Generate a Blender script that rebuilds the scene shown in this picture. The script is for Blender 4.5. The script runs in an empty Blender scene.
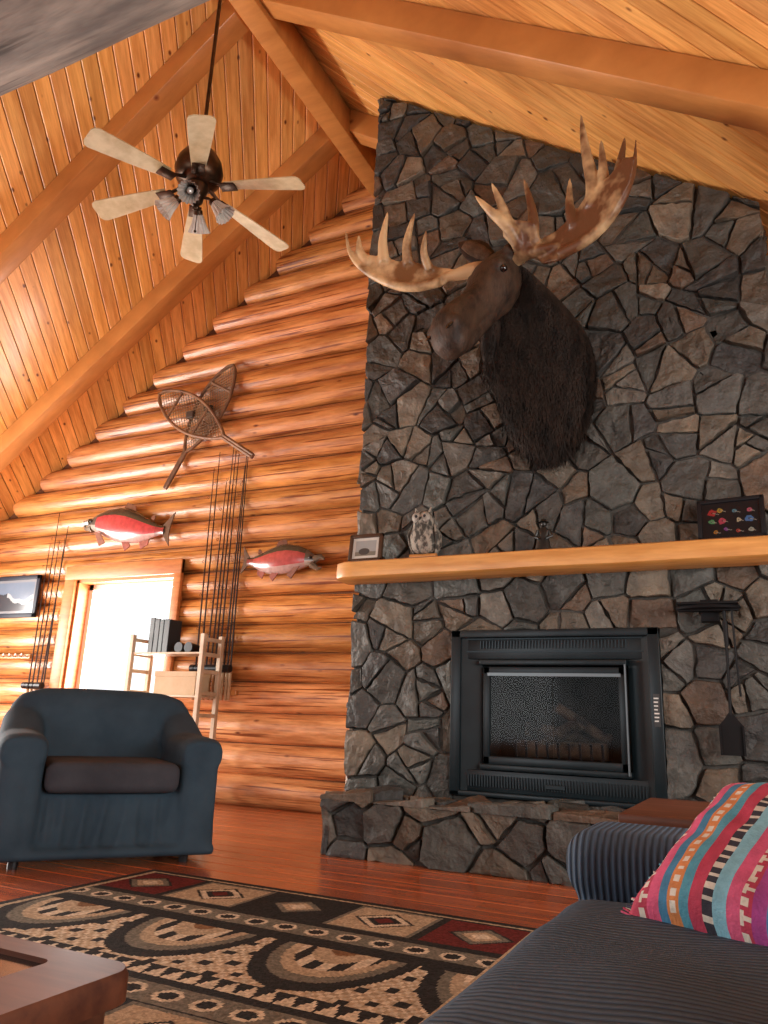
import bpy, bmesh, math, random
from mathutils import Vector, Matrix, noise, Euler
random.seed(11)
D=bpy.data; SC=bpy.context.scene
V3=Vector
def rnd(a,b): return random.uniform(a,b)
# ------------------------------------------------------------------ materials
def M(name,c1,c2=None,rough=.6,metal=0,attr=False,ns=6,nst=(1,1,1),nd=4,bs=None,bst=(1,1,1),bstr=.3,bd=.01,
      coat=0,knots=None,emis=0,spec=.5,contrast=(.35,.65),wave=None,sheen=0,alpha=1,trans=0,cracks=None,rib=.35):
    m=D.materials.new(name); m.use_nodes=True; nt=m.node_tree; N=nt.nodes; L=nt.links
    b=N["Principled BSDF"]; c2=c2 or c1
    tc=N.new("ShaderNodeTexCoord")
    def mapn(s):
        mp=N.new("ShaderNodeMapping"); mp.inputs["Scale"].default_value=s; L.new(tc.outputs["Object"],mp.inputs["Vector"]); return mp.outputs[0]
    nz=N.new("ShaderNodeTexNoise"); nz.inputs["Scale"].default_value=ns; nz.inputs["Detail"].default_value=nd; nz.inputs["Roughness"].default_value=.6
    L.new(mapn(nst),nz.inputs["Vector"])
    rp=N.new("ShaderNodeValToRGB"); rp.color_ramp.elements[0].position=contrast[0]; rp.color_ramp.elements[1].position=contrast[1]
    rp.color_ramp.elements[0].color=(*c1,1); rp.color_ramp.elements[1].color=(*c2,1)
    L.new(nz.outputs["Fac"],rp.inputs["Fac"]); col=rp.outputs["Color"]
    def mul(a,bsock,fac=1,mode='MULTIPLY'):
        mx=N.new("ShaderNodeMix"); mx.data_type='RGBA'; mx.blend_type=mode; mx.inputs["Factor"].default_value=fac
        L.new(a,mx.inputs["A"]); L.new(bsock,mx.inputs["B"]); return mx.outputs["Result"]
    if attr:
        at=N.new("ShaderNodeAttribute"); at.attribute_name="Col"; col=mul(col,at.outputs["Color"])
    def spotlayer(sc,st,p0,p1,cc,col):
        vo=N.new("ShaderNodeTexVoronoi"); vo.inputs["Scale"].default_value=sc; L.new(mapn(st),vo.inputs["Vector"])
        r=N.new("ShaderNodeValToRGB"); r.color_ramp.elements[0].position=p0; r.color_ramp.elements[1].position=p1
        r.color_ramp.elements[0].color=(*cc,1); r.color_ramp.elements[1].color=(1,1,1,1)
        L.new(vo.outputs["Distance"],r.inputs["Fac"]); return mul(col,r.outputs["Color"])
    if knots: col=spotlayer(knots[0],knots[1],knots[2],knots[3],knots[4],col)
    if cracks:
        n3=N.new("ShaderNodeTexNoise"); n3.inputs["Scale"].default_value=cracks[0]; n3.inputs["Detail"].default_value=3
        L.new(mapn(cracks[1]),n3.inputs["Vector"])
        r=N.new("ShaderNodeValToRGB"); r.color_ramp.elements[0].position=cracks[2]; r.color_ramp.elements[1].position=cracks[3]
        r.color_ramp.elements[0].color=(*cracks[4],1); r.color_ramp.elements[1].color=(1,1,1,1)
        L.new(n3.outputs["Fac"],r.inputs["Fac"]); col=mul(col,r.outputs["Color"])
    L.new(col,b.inputs["Base Color"])
    b.inputs["Roughness"].default_value=rough; b.inputs["Metallic"].default_value=metal
    b.inputs["Coat Weight"].default_value=coat; b.inputs["Coat Roughness"].default_value=.15
    b.inputs["Specular IOR Level"].default_value=spec
    b.inputs["Sheen Weight"].default_value=sheen
    b.inputs["Alpha"].default_value=alpha; b.inputs["Transmission Weight"].default_value=trans
    if emis: L.new(col,b.inputs["Emission Color"]); b.inputs["Emission Strength"].default_value=emis
    hs=None
    if bs:
        n2=N.new("ShaderNodeTexNoise"); n2.inputs["Scale"].default_value=bs; n2.inputs["Detail"].default_value=6; L.new(mapn(bst),n2.inputs["Vector"]); hs=n2.outputs["Fac"]
    if wave:
        w=N.new("ShaderNodeTexWave"); w.wave_type='BANDS'; w.bands_direction=wave[0]; w.inputs["Scale"].default_value=wave[1]; w.inputs["Distortion"].default_value=wave[2]
        w.inputs["Detail"].default_value=1; w.inputs["Detail Scale"].default_value=.4
        L.new(tc.outputs["Object"],w.inputs["Vector"]); hs=w.outputs["Fac"]
        r=N.new("ShaderNodeValToRGB"); r.color_ramp.elements[0].color=(rib,rib,rib,1); r.color_ramp.elements[1].position=.6
        L.new(hs,r.inputs["Fac"]); L.new(mul(col,r.outputs["Color"]),b.inputs["Base Color"])
    if hs:
        bp=N.new("ShaderNodeBump"); bp.inputs["Strength"].default_value=bstr; bp.inputs["Distance"].default_value=bd
        L.new(hs,bp.inputs["Height"]); L.new(bp.outputs["Normal"],b.inputs["Normal"])
    return m
# ------------------------------------------------------------------ mesh helpers (V,F[,C])
def xf(part,mat):
    return ([mat@V3(v) for v in part[0]],part[1])+tuple(part[2:])
def TRS(loc=(0,0,0),rot=(0,0,0),sc=(1,1,1)):
    return Matrix.Translation(loc)@Euler(rot).to_matrix().to_4x4()@Matrix.Diagonal((*sc,1))
def frombm(bm):
    bm.verts.index_update(); V=[v.co.copy() for v in bm.verts]; F=[[v.index for v in f.verts] for f in bm.faces]; bm.free(); return (V,F)
def box(lo,hi,bev=0,seg=2):
    bm=bmesh.new(); bmesh.ops.create_cube(bm,size=1)
    for v in bm.verts:
        v.co=V3([lo[i]+(v.co[i]+.5)*(hi[i]-lo[i]) for i in range(3)])
    if bev: bmesh.ops.bevel(bm,geom=bm.edges[:],offset=bev,segments=seg,affect='EDGES',profile=.5)
    return frombm(bm)
def ico(c,r,sub=3):
    bm=bmesh.new(); bmesh.ops.create_icosphere(bm,subdivisions=sub,radius=1)
    r=r if hasattr(r,'__len__') else (r,r,r)
    for v in bm.verts: v.co=V3((v.co.x*r[0]+c[0],v.co.y*r[1]+c[1],v.co.z*r[2]+c[2]))
    return frombm(bm)
def tube(P,R,n=10,closed=False,cap=True):
    P=[V3(p) for p in P]; m=len(P)
    if not hasattr(R,'__len__'): R=[R]*m
    V=[];F=[]; up=None
    for i in range(m):
        if closed: t=(P[(i+1)%m]-P[i-1])
        else: t=P[min(i+1,m-1)]-P[max(i-1,0)]
        t.normalize()
        if up is None:
            up=V3((0,0,1)) if abs(t.z)<.9 else V3((1,0,0))
        a=t.cross(up)
        if a.length<1e-4: a=t.cross(V3((0,1,0)))
        a.normalize(); b=a.cross(t).normalized(); up=b
        for k in range(n):
            th=2*math.pi*k/n; V.append(P[i]+(a*math.cos(th)+b*math.sin(th))*R[i])
    mm=m if closed else m-1
    for i in range(mm):
        for k in range(n):
            j=(i+1)%m; F.append([i*n+k,i*n+(k+1)%n,j*n+(k+1)%n,j*n+k])
    if cap and not closed: F.append(list(range(n))[::-1]); F.append([(m-1)*n+k for k in range(n)])
    return (V,F)
def cyl(p0,p1,r0,r1=None,n=16): return tube([p0,p1],[r0,r0 if r1 is None else r1],n)
def lathe(prof,n=24,axis='Z'):
    V=[];F=[]
    for r,z in prof:
        for k in range(n):
            t=2*math.pi*k/n; V.append(V3((r*math.cos(t),r*math.sin(t),z)))
    for i in range(len(prof)-1):
        for k in range(n): F.append([i*n+k,i*n+(k+1)%n,(i+1)*n+(k+1)%n,(i+1)*n+k])
    return (V,F)
def loft(secs,n=20,cap=True):
    V=[];F=[]
    for c,u,v,ru,ra,rb,pw in secs:
        for k in range(n):
            t=2*math.pi*k/n; ct,st=math.cos(t),math.sin(t)
            x=math.copysign(abs(ct)**(2/pw),ct)*ru; y=math.copysign(abs(st)**(2/pw),st)*(ra if st>0 else rb)
            V.append(V3(c)+V3(u)*x+V3(v)*y)
    for i in range(len(secs)-1):
        for k in range(n): F.append([i*n+k,i*n+(k+1)%n,(i+1)*n+(k+1)%n,(i+1)*n+k])
    if cap: F.append(list(range(n))[::-1]); F.append([(len(secs)-1)*n+k for k in range(n)])
    return (V,F)
def prism(poly,t,ax='Y'):
    n=len(poly); V=[V3((x,-t/2,z)) for x,z in poly]+[V3((x,t/2,z)) for x,z in poly]
    F=[list(range(n)),list(range(n,2*n))[::-1]]+[[i,n+i,n+(i+1)%n,(i+1)%n] for i in range(n)]
    return (V,F)
MW={}
def empty(name,loc=(0,0,0),rot=(0,0,0)):
    e=D.objects.new(name,None); e.location=loc; e.rotation_euler=rot; SC.collection.objects.link(e); MW[e.name]=TRS(loc,rot); e.empty_display_size=.1; return e
def obj(name,parts,mat,parent=None,world=False,smooth=False,remesh=0,sm=0,solid=0,matrix=None,subd=0):
    V=[];F=[];C=[]; hasc=False
    if isinstance(parts,tuple): parts=[parts]
    for p in parts:
        o=len(V); V+= [tuple(v) for v in p[0]]; F+=[[i+o for i in f] for f in p[1]]
        if len(p)>2: hasc=True; C+=list(p[2])
        else: C+=[(1,1,1)]*len(p[1])
    me=D.meshes.new(name); me.from_pydata(V,[],F); me.update()
    if hasc:
        a=me.attributes.new("Col",'FLOAT_COLOR','FACE'); flat=[]
        for c in C: flat+= [c[0],c[1],c[2],1]
        a.data.foreach_set("color",flat)
    else:
        bm=bmesh.new(); bm.from_mesh(me); bmesh.ops.recalc_face_normals(bm,faces=bm.faces); bm.to_mesh(me); bm.free()
    ob=D.objects.new(name,me); SC.collection.objects.link(ob)
    me.materials.append(mat)
    if matrix is not None: ob.matrix_world=matrix
    if parent is not None:
        ob.parent=parent
        if world: ob.matrix_parent_inverse=MW[parent.name].inverted()
    if remesh:
        r=ob.modifiers.new("r",'REMESH'); r.mode='VOXEL'; r.voxel_size=remesh; r.use_smooth_shade=True
    if sm:
        s=ob.modifiers.new("s",'SMOOTH'); s.factor=.5; s.iterations=sm
    if subd:
        s=ob.modifiers.new("d",'SUBSURF'); s.levels=subd; s.render_levels=subd
    if smooth:
        me.polygons.foreach_set("use_smooth",[True]*len(me.polygons))
        if not remesh and not subd:
            e=ob.modifiers.new("e",'EDGE_SPLIT'); e.split_angle=math.radians(42)
    return ob
# ------------------------------------------------------------------ polygon tools
def clip(poly,nx,ny,c):
    out=[]; n=len(poly)
    for i in range(n):
        a=poly[i]; b=poly[(i+1)%n]; da=nx*a[0]+ny*a[1]-c; db=nx*b[0]+ny*b[1]-c
        if da<=0: out.append(a)
        if (da<0 and db>0) or (da>0 and db<0):
            t=da/(da-db); out.append((a[0]+(b[0]-a[0])*t,a[1]+(b[1]-a[1])*t))
    return out
def area(p): return .5*sum(p[i][0]*p[(i+1)%len(p)][1]-p[(i+1)%len(p)][0]*p[i][1] for i in range(len(p))) if len(p)>2 else 0
def cen(p):
    a=area(p)
    if abs(a)<1e-7: return (sum(q[0] for q in p)/len(p),sum(q[1] for q in p)/len(p))
    x=y=0
    for i in range(len(p)):
        q,r=p[i],p[(i+1)%len(p)]; w=q[0]*r[1]-r[0]*q[1]; x+=(q[0]+r[0])*w; y+=(q[1]+r[1])*w
    return (x/(6*a),y/(6*a))
STONE=[(.118,.094,.070),(.080,.086,.080),(.140,.120,.094),(.050,.052,.051),(.175,.150,.118),(.108,.076,.055),(.094,.097,.092),(.066,.066,.061),(.104,.092,.074),(.076,.080,.075),(.126,.118,.103),(.058,.060,.060)]
def stones(region,rmin,rmax,h=.032,gap=.0085,hole=None,tries=2600,amax=.07):
    xs=[p[0] for p in region]; ys=[p[1] for p in region]; S=[]
    for _ in range(tries):
        r=rmin+(rmax-rmin)*random.random()**1.2; p=(rnd(min(xs)-.1,max(xs)+.1),rnd(min(ys)-.1,max(ys)+.1))
        if all((p[0]-q[0])**2+(p[1]-q[1])**2>((r+q[2])*.58)**2 for q in S): S.append((p[0],p[1],r))
    cells=[]
    for i,(x,y,r) in enumerate(S):
        poly=list(region)
        for j,(x2,y2,r2) in enumerate(S):
            if i==j: continue
            dx,dy=x2-x,y2-y; d=math.hypot(dx,dy)
            if d>rmax*4.5: continue
            poly=clip(poly,dx,dy,(x2*x2+y2*y2-x*x-y*y+r*r*.55-r2*r2*.55)/2-gap*d)
            if len(poly)<3: break
        if len(poly)<3: continue
        if hole:
            l,rr,b,t=hole; px=[p[0] for p in poly]; py=[p[1] for p in poly]
            if max(px)>l and min(px)<rr and max(py)>b and min(py)<t:
                c=[clip(poly,1,0,l),clip(poly,-1,0,-rr),clip(poly,0,-1,-t)]
                poly=max(c,key=lambda q:area(q) if len(q)>2 else 0)
        if len(poly)>2: cells.append(poly)
    out=[]
    def split(p,dep):
        a=area(p)
        if a<.0009: return
        thr=amax*rnd(.12,1.1)
        if a<thr or dep>3 or a<.012: out.append(p); return
        c=cen(p)
        best=max(((q,r) for q in p for r in p),key=lambda e:(e[0][0]-e[1][0])**2+(e[0][1]-e[1][1])**2)
        ang=math.atan2(best[1][1]-best[0][1],best[1][0]-best[0][0])+rnd(-.7,.7)
        nx,ny=math.cos(ang),math.sin(ang); off=rnd(-.25,.25)*math.sqrt(a); cc=nx*c[0]+ny*c[1]+off
        A=clip(p,nx,ny,cc-gap); B=clip(p,-nx,-ny,-cc-gap)
        for q in (A,B):
            if len(q)>2: split(q,dep+1)
    for p in cells: split(p,0)
    V=[];F=[];C=[]
    for poly in out:
        q=[]; n=len(poly)
        for k in range(n):
            a,b=poly[k],poly[(k+1)%n]; L=math.hypot(b[0]-a[0],b[1]-a[1])
            if L<.010: q.append(((a[0]+b[0])/2,(a[1]+b[1])/2)); continue
            m=max(1,int(L/.045)); e=min(.12,.005/L)
            for s in range(m+1):
                t=e+(1-2*e)*s/m; j=.007 if 0<s<m else .003
                q.append((a[0]+(b[0]-a[0])*t+rnd(-j,j),a[1]+(b[1]-a[1])*t+rnd(-j,j)))
        poly=q; n=len(poly)
        if n<3 or area(poly)<.0005: continue
        c=cen(poly); hh=h*rnd(.45,1.7); tx,ty=rnd(-.15,.15),rnd(-.15,.15); o=len(V)
        sd=rnd(0,99)
        def ring(f,z,tilt,nz):
            for p in poly:
                X=c[0]+(p[0]-c[0])*f; Y=c[1]+(p[1]-c[1])*f
                V.append(V3((X,Y,max(0,z+tilt*(tx*(X-c[0])+ty*(Y-c[1]))+nz*noise.noise(V3((X*9,Y*9,sd)))))))
        ring(1,0,0,0); ring(1,hh*.8,.8,.004); ring(.955,hh*.99,1,.010); ring(.6,hh*1.04,1,.024); ring(.25,hh*1.04,1,.024)
        V.append(V3((c[0],c[1],hh*1.04)))
        f=[]
        for rI in range(4):
            for k in range(n): f.append([o+rI*n+k,o+rI*n+(k+1)%n,o+(rI+1)*n+(k+1)%n,o+(rI+1)*n+k])
        for k in range(n): f.append([o+4*n+k,o+4*n+(k+1)%n,o+5*n])
        base=random.choice(STONE); k=rnd(.7,1.15); col=tuple(v*k for v in base)
        F+=f; C+=[col]*len(f)
    return (V,F,C)
def planks(region,ang,w,gap,th,tint,length=None):
    ca,sa=math.cos(ang),math.sin(ang)
    R=[(p[0]*ca+p[1]*sa,-p[0]*sa+p[1]*ca) for p in region]
    v0=min(p[1] for p in R); v1=max(p[1] for p in R); V=[];F=[];C=[]; v=v0
    while v<v1:
        strip=clip(clip(R,0,-1,-(v+gap)),0,1,v+w-gap); v+=w
        if len(strip)<3: continue
        u0=min(p[0] for p in strip); u1=max(p[0] for p in strip); u=u0-rnd(0,2)
        while u<u1:
            L=length*rnd(.7,1.3) if length else 99
            pc=clip(clip(strip,-1,0,-(u+gap*.5)),1,0,u+L-gap*.5); u+=L
            if len(pc)<3 or abs(area(pc))<.001: continue
            n=len(pc); o=len(V); ch=.006
            ymn=min(p[1] for p in pc); ymx=max(p[1] for p in pc)
            ins=[(p[0],min(max(p[1],ymn+ch),ymx-ch)) for p in pc]
            for p in pc: V.append(V3((p[0],p[1],0)))
            for p in pc: V.append(V3((p[0],p[1],th-ch)))
            for p in ins: V.append(V3((p[0],p[1],th)))
            f=[[o+r*n+k,o+r*n+(k+1)%n,o+(r+1)*n+(k+1)%n,o+(r+1)*n+k] for r in range(2) for k in range(n)]+[[o+2*n+k for k in range(n)]]
            t=tint(); F+=f; C+=[t]*len(f)
    return (V,F,C),Matrix.Rotation(ang,4,'Z')
# ------------------------------------------------------------------ MATERIALS
m_log=M("log_wood",(.46,.16,.038),(.82,.36,.11),rough=.38,attr=True,ns=2.2,nst=(.9,6,6),knots=(2.4,(1,2.4,2.4),.035,.11,(.22,.09,.04)),bs=9,bst=(.5,5,5),bstr=.35,bd=.02,coat=.2,cracks=(3,(.35,16,16),.36,.43,(.36,.22,.14)))
m_pine=M("pine_ceiling",(.62,.27,.068),(.90,.47,.145),rough=.38,attr=True,ns=3,nst=(.7,9,9),knots=(4.2,(.9,1.6,1),.05,.115,(.18,.075,.03)),bs=20,bst=(.3,4,4),bstr=.1,coat=.2)
m_beam=M("beam_wood",(.43,.17,.042),(.60,.26,.07),rough=.42,ns=2,nst=(1.2,5,1.2),knots=(2.6,(1,1,1),.03,.09,(.35,.14,.06)),bs=12,bstr=.12,coat=.2,contrast=(.3,.7))
m_floor=M("floor_wood",(.32,.08,.028),(.50,.145,.052),rough=.27,attr=True,ns=2.4,nst=(.5,7,7),coat=.35,bs=6,bst=(.3,3,3),bstr=.06,knots=(2.3,(.8,1.8,1),.03,.07,(.35,.14,.06)))
m_graylog=M("weathered_log",(.12,.10,.085),(.36,.31,.255),rough=.7,ns=2,nst=(.8,5,5),bs=7,bst=(.5,4,4),bstr=.6,bd=.02,cracks=(3,(.3,9,9),.35,.45,(.35,.3,.28)))
m_stone=M("field_stone",(.55,.55,.55),(1.3,1.24,1.15),rough=.55,attr=True,ns=7,nd=8,bs=14,bstr=1.0,bd=.035,spec=.4,contrast=(.3,.7))
m_mortar=M("mortar",(.034,.032,.028),(.075,.07,.062),rough=.9,ns=20,bs=40,bstr=.6)
m_dark=M("dark_gap",(.10,.035,.012),(.16,.06,.02),rough=.9)
m_black=M("black_metal",(.012,.013,.015),(.02,.022,.025),rough=.42,metal=.4)
m_teal=M("black_enamel",(.005,.012,.016),(.009,.018,.023),rough=.35,metal=.3)
m_mantel=M("mantel_wood",(.50,.22,.05),(.70,.35,.10),rough=.4,ns=3,nst=(.7,6,6),knots=(2.5,(1,2,2),.03,.09,(.4,.2,.08)),coat=.2)
m_white=M("white_paint",(.75,.73,.68),rough=.5)
# ------------------------------------------------------------------ ROOM SHELL
XR,ZR,SL=-3.3,6.72,.69
YB,YF=6.2,-3.4; XL,XW=-9.0,2.6
def zc(x): return ZR-SL*abs(x-XR)
th=math.atan(SL)
fl,rm=planks([(XL-.2,YF),(XW+.2,YF),(XW+.2,YB+.3),(XL-.2,YB+.3)],0,.18,.0008,.02,lambda:tuple([rnd(.82,1.12)]*3),length=3.2)
obj("floor",[fl],m_floor,matrix=TRS((0,0,-.02)))
obj("subfloor",[box((XL-.2,YF,-.15),(XW+.2,YB+.3,-.02))],m_dark)
def slope(sign):
    Ls=(XW-XR+.3)/math.cos(th) if sign>0 else (XR-XL+.3)/math.cos(th)
    X=V3((sign*math.cos(th),0,-math.sin(th))); Y=V3((0,1,0)) ; Z=X.cross(Y)
    if Z.z>0: Z=-Z
    Yv=Z.cross(X)
    mat=Matrix(((X.x,Yv.x,Z.x,XR),(X.y,Yv.y,Z.y,0),(X.z,Yv.z,Z.z,ZR),(0,0,0,1)))
    ys=sorted([YF*Yv.y,(YB+.35)*Yv.y]); reg=[(0,ys[0]),(Ls,ys[0]),(Ls,ys[1]),(0,ys[1])]
    k=1.0/.75 if sign<0 else .6
    ang=math.atan2(k*Yv.y,1.0)
    def tint():
        k=rnd(.80,1.12); return (k,k*rnd(.97,1.03),k*rnd(.92,1.05))
    p,r=planks(reg,ang,.135,.0028,.02,tint)
    obj("ceiling",[p],m_pine,matrix=mat@Matrix.Translation((0,0,-.02))@r)
    sl=box((-.02,ys[0],-.16),(Ls,ys[1],-.021)); obj("roof_slab",[sl],m_dark,matrix=mat)
slope(-1); slope(1)
def log(x0,x1,y,z,r,seed,tint,n=14,step=.3):
    V=[];F=[]; m=max(2,int((x1-x0)/step)); 
    for i in range(m+1):
        x=x0+(x1-x0)*i/m
        rr=r*(1+.05*noise.noise(V3((x*.8,seed,0)))); dz=.012*noise.noise(V3((x*.5,seed,7)))
        for k in range(n):
            t=2*math.pi*k/n; b=1+.035*noise.noise(V3((x*1.5,seed+math.cos(t),math.sin(t))))
            V.append(V3((x,y+rr*b*math.cos(t),z+dz+rr*b*math.sin(t)*1.0)))
    for i in range(m):
        for k in range(n): F.append([i*n+k,i*n+(k+1)%n,(i+1)*n+(k+1)%n,(i+1)*n+k])
    F.append(list(range(n))); F.append([m*n+k for k in range(n)][::-1])
    return (V,F,[tint]*len(F))
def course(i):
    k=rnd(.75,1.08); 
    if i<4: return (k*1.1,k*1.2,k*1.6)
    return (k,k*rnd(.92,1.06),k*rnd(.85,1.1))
WX0,WX1,WZ0,WZ1=-6.98,-5.53,.86,2.24
logs=[]; H=.285; i=0; z=.135
while z<6.6:
    hw=(ZR-z)/SL+.02
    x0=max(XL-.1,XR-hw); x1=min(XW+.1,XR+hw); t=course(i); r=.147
    if WZ0-.06<z<WZ1+.06:
        logs.append(log(x0,WX0,YB+.15,z,r,i,t)); logs.append(log(WX1,x1,YB+.15,z,r,i+50,t))
    else: logs.append(log(x0,x1,YB+.15,z,r,i,t))
    z+=H; i+=1
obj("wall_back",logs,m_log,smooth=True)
chink=[]
def gable(x0,x1,z0,z1):
    pts=[(x0,z0),(x1,z0),(x1,z1),(x0,z1)]
    p=clip(clip(pts,SL,1,ZR+SL*XR+.0),-SL,1,ZR-SL*XR)
    if len(p)>2: chink.append(xf(prism(p,.12),TRS((0,YB+.17,0))))
gable(XL,WX0,0,7); gable(WX1,XW,0,7); gable(WX0,WX1,0,WZ0); gable(WX0,WX1,WZ1,7)
obj("wall_back_chinking",chink,m_dark)
FO=(-7.2,.6,.45,3.0); logs=[]; z=.135; i=0
while z<6.6:
    hw=(ZR-z)/SL+.02; x0=max(XL-.1,XR-hw); x1=min(XW+.1,XR+hw); t=course(9)
    if FO[2]<z<FO[3]: logs.append(log(x0,FO[0],YF-.1,z,.147,i+200,t)); logs.append(log(FO[1],x1,YF-.1,z,.147,i+250,t))
    else: logs.append(log(x0,x1,YF-.1,z,.147,i+200,t))
    z+=H; i+=1
obj("wall_front",logs,m_log,smooth=True)
def ylogs(X,hole,name):
    L=[]; z=.135; i=0; top=zc(X)
    while z<top-.05:
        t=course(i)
        def put(a,b):
            p=log(a,b,0,0,.15,i+80,t); M4=Matrix(((0,1,0,X),(1,0,0,0),(0,0,1,z),(0,0,0,1)))
            L.append(xf(p,M4))
        if hole and hole[2]<z<hole[3]: put(YF,hole[0]); put(hole[1],YB+.1)
        else: put(YF,YB+.1)
        z+=H; i+=1
    obj(name,L,m_log,smooth=True)
ylogs(XL-.12,(1.2,5.2,.8,2.35),"wall_left")
ylogs(XW+.12,(-1.0,3.4,.8,2.3),"wall_right")  # opening added in this unseen wall to admit the fill lamp
def beamparts(p0,p1,w,h,down):
    p0,p1=V3(p0),V3(p1); a=(p1-p0).normalized(); s=a.cross(V3(down)).normalized(); dn=V3(down).normalized()
    L=(p1-p0).length; b=box((0,-w/2,0),(L,w/2,h),.015,2)
    m=Matrix(((a.x,s.x,dn.x,p0.x),(a.y,s.y,dn.y,p0.y),(a.z,s.z,dn.z,p0.z),(0,0,0,1)))
    return xf(b,m)
obj("ridge_beam",[beamparts((XR,YF,ZR-.08),(XR,YB+.05,ZR-.08),.2,.32,(0,0,-1))],m_beam,smooth=True)
nL=V3((math.sin(th),0,-math.cos(th))); nR=V3((-math.sin(th),0,-math.cos(th)))
for yy in (5.42,3.88,2.3,.7,-.9,-2.5):
    xe=XW if yy<4.9 else -2.72
    # each rafter pair butts against the ridge beam and hangs just under the boards
    obj("roof_rafter",[beamparts((XR-.09,yy,zc(XR-.09)-.002),(XL,yy,zc(XL)-.002),.2,.22,nL)],m_beam,smooth=True)
    obj("roof_rafter",[beamparts((XR+.09,yy,zc(XR+.09)-.002),(xe,yy,zc(xe)-.002),.2,.22,nR)],m_beam,smooth=True)
obj("tie_log",[log(-7.7,1.2,1.42,3.36,.2,333,(1,1,1),n=24,step=.15)],m_graylog,smooth=True)
# ------------------------------------------------------------------ WINDOW
def window():
    e=empty("window_1",((WX0+WX1)/2,YB,(WZ0+WZ1)/2))
    m_case=M("window_casing_wood",(.46,.15,.04),(.60,.23,.07),rough=.45,ns=4,nst=(1,1,6))
    w=.16; P=[box((WX0-w,YB-.05,WZ0-.12),(WX0,YB+.0,WZ1+w),.01),box((WX1,YB-.05,WZ0-.12),(WX1+.1,YB+.0,WZ1+w),.01),
      box((WX0-w,YB-.055,WZ1),(WX1+.1,YB+.0,WZ1+w),.01),box((WX0-w,YB-.08,WZ0-.14),(WX1+.1,YB+.0,WZ0),.01)]
    P+=[box((WX0-.02,YB,WZ0),(WX0+.03,YB+.32,WZ1)),box((WX1-.03,YB,WZ0),(WX1+.02,YB+.32,WZ1)),box((WX0,YB,WZ1-.03),(WX1,YB+.32,WZ1+.02)),box((WX0,YB,WZ0-.02),(WX1,YB+.32,WZ0+.03))]
    obj("casing",P,m_case,e,world=True,smooth=True)
    m_s=M("sash_paint",(.80,.78,.72),rough=.4)
    P=[box((WX0+.03,YB+.16,WZ0+.03),(WX0+.09,YB+.2,WZ1-.03)),box((WX1-.09,YB+.16,WZ0+.03),(WX1-.03,YB+.2,WZ1-.03)),box((WX0+.03,YB+.16,WZ1-.09),(WX1-.03,YB+.2,WZ1-.03)),box((WX0+.03,YB+.16,WZ0+.03),(WX1-.03,YB+.2,WZ0+.09))]
    obj("sash",P,m_s,e,world=True)
window()
# ------------------------------------------------------------------ FIREPLACE
CX0,CX1,CY=-2.69,.24,4.95
FX0,FX1,FZ0,FZ1=-1.90,-.55,.37,1.43
fp=empty("stone_fireplace",(-1.2,4.95,0))
zt=lambda x: zc(x)-.03
def vprism(x0,x1,z0,y0,y1,z1=None):
    p=[(x0,z0),(x1,z0),(x1,zt(x1) if z1 is None else z1),(x0,zt(x0) if z1 is None else z1)]
    return xf(prism(p,y1-y0),TRS((0,(y0+y1)/2,0)))
Yc=CY+.035
obj("masonry",[vprism(CX0+.03,CX1-.03,FZ1,Yc,6.15),vprism(CX0+.03,FX0,0,Yc,6.15,FZ1),vprism(FX1,CX1-.03,0,Yc,6.15,FZ1),vprism(FX0,FX1,0,Yc,6.15,.36),vprism(FX0,FX1,.36,5.6,6.15,FZ1)],m_mortar,fp,world=True)
FR=Matrix(((1,0,0,0),(0,0,-1,Yc),(0,1,0,0),(0,0,0,1)))
obj("stones_face",[xf(stones([(CX0,1.80),(CX1,1.80),(CX1,zt(CX1)),(CX0,zt(CX0))],.15,.33,tries=7000,amax=.095),FR),
   xf(stones([(CX0,.33),(CX1,.33),(CX1,1.80),(CX0,1.80)],.14,.28,hole=(FX0,FX1,.2,FZ1),tries=4000,amax=.075),FR)],m_stone,fp,world=True)
FL=Matrix(((0,0,-1,CX0+.03),(-1,0,0,6.15),(0,1,0,0),(0,0,0,1)))
obj("stones_side",[xf(stones([(0,0),(1.17,0),(1.17,zt(CX0)),(0,zt(CX0))],.14,.26,tries=3000),FL)],m_stone,fp,world=True)
FRr=Matrix(((0,0,1,CX1-.03),(1,0,0,Yc),(0,1,0,0),(0,0,0,1)))
obj("stones_side_r",[xf(stones([(0,0),(1.17,0),(1.17,zt(CX1)),(0,zt(CX1))],.14,.26,tries=3000),FRr)],m_stone,fp,world=True)
HX0,HX1,HY=-2.56,.3,4.43
obj("hearth_core",[box((HX0+.04,HY+.04,0),(HX1,Yc-.001,.335))],m_mortar,fp,world=True)
HF=Matrix(((1,0,0,0),(0,0,-1,HY+.045),(0,1,0,0),(0,0,0,1)))
HT=Matrix(((1,0,0,0),(0,1,0,0),(0,0,1,.325),(0,0,0,1)))
HL=Matrix(((0,0,-1,HX0+.045),(-1,0,0,Yc-.03),(0,1,0,0),(0,0,0,1)))
obj("hearth_stones",[xf(stones([(HX0,0),(HX1,0),(HX1,.325),(HX0,.325)],.15,.28,h=.042,gap=.010,tries=1500,amax=.08),HF),
  xf(stones([(HX0-.01,HY-.02),(HX1,HY-.02),(HX1,Yc-.04),(HX0-.01,Yc-.04)],.22,.38,h=.034,tries=1500,amax=.22),HT),
  xf(stones([(0,0),(.52,0),(.52,.325),(0,.325)],.10,.2,tries=600),HL)],m_stone,fp,world=True)
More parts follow.
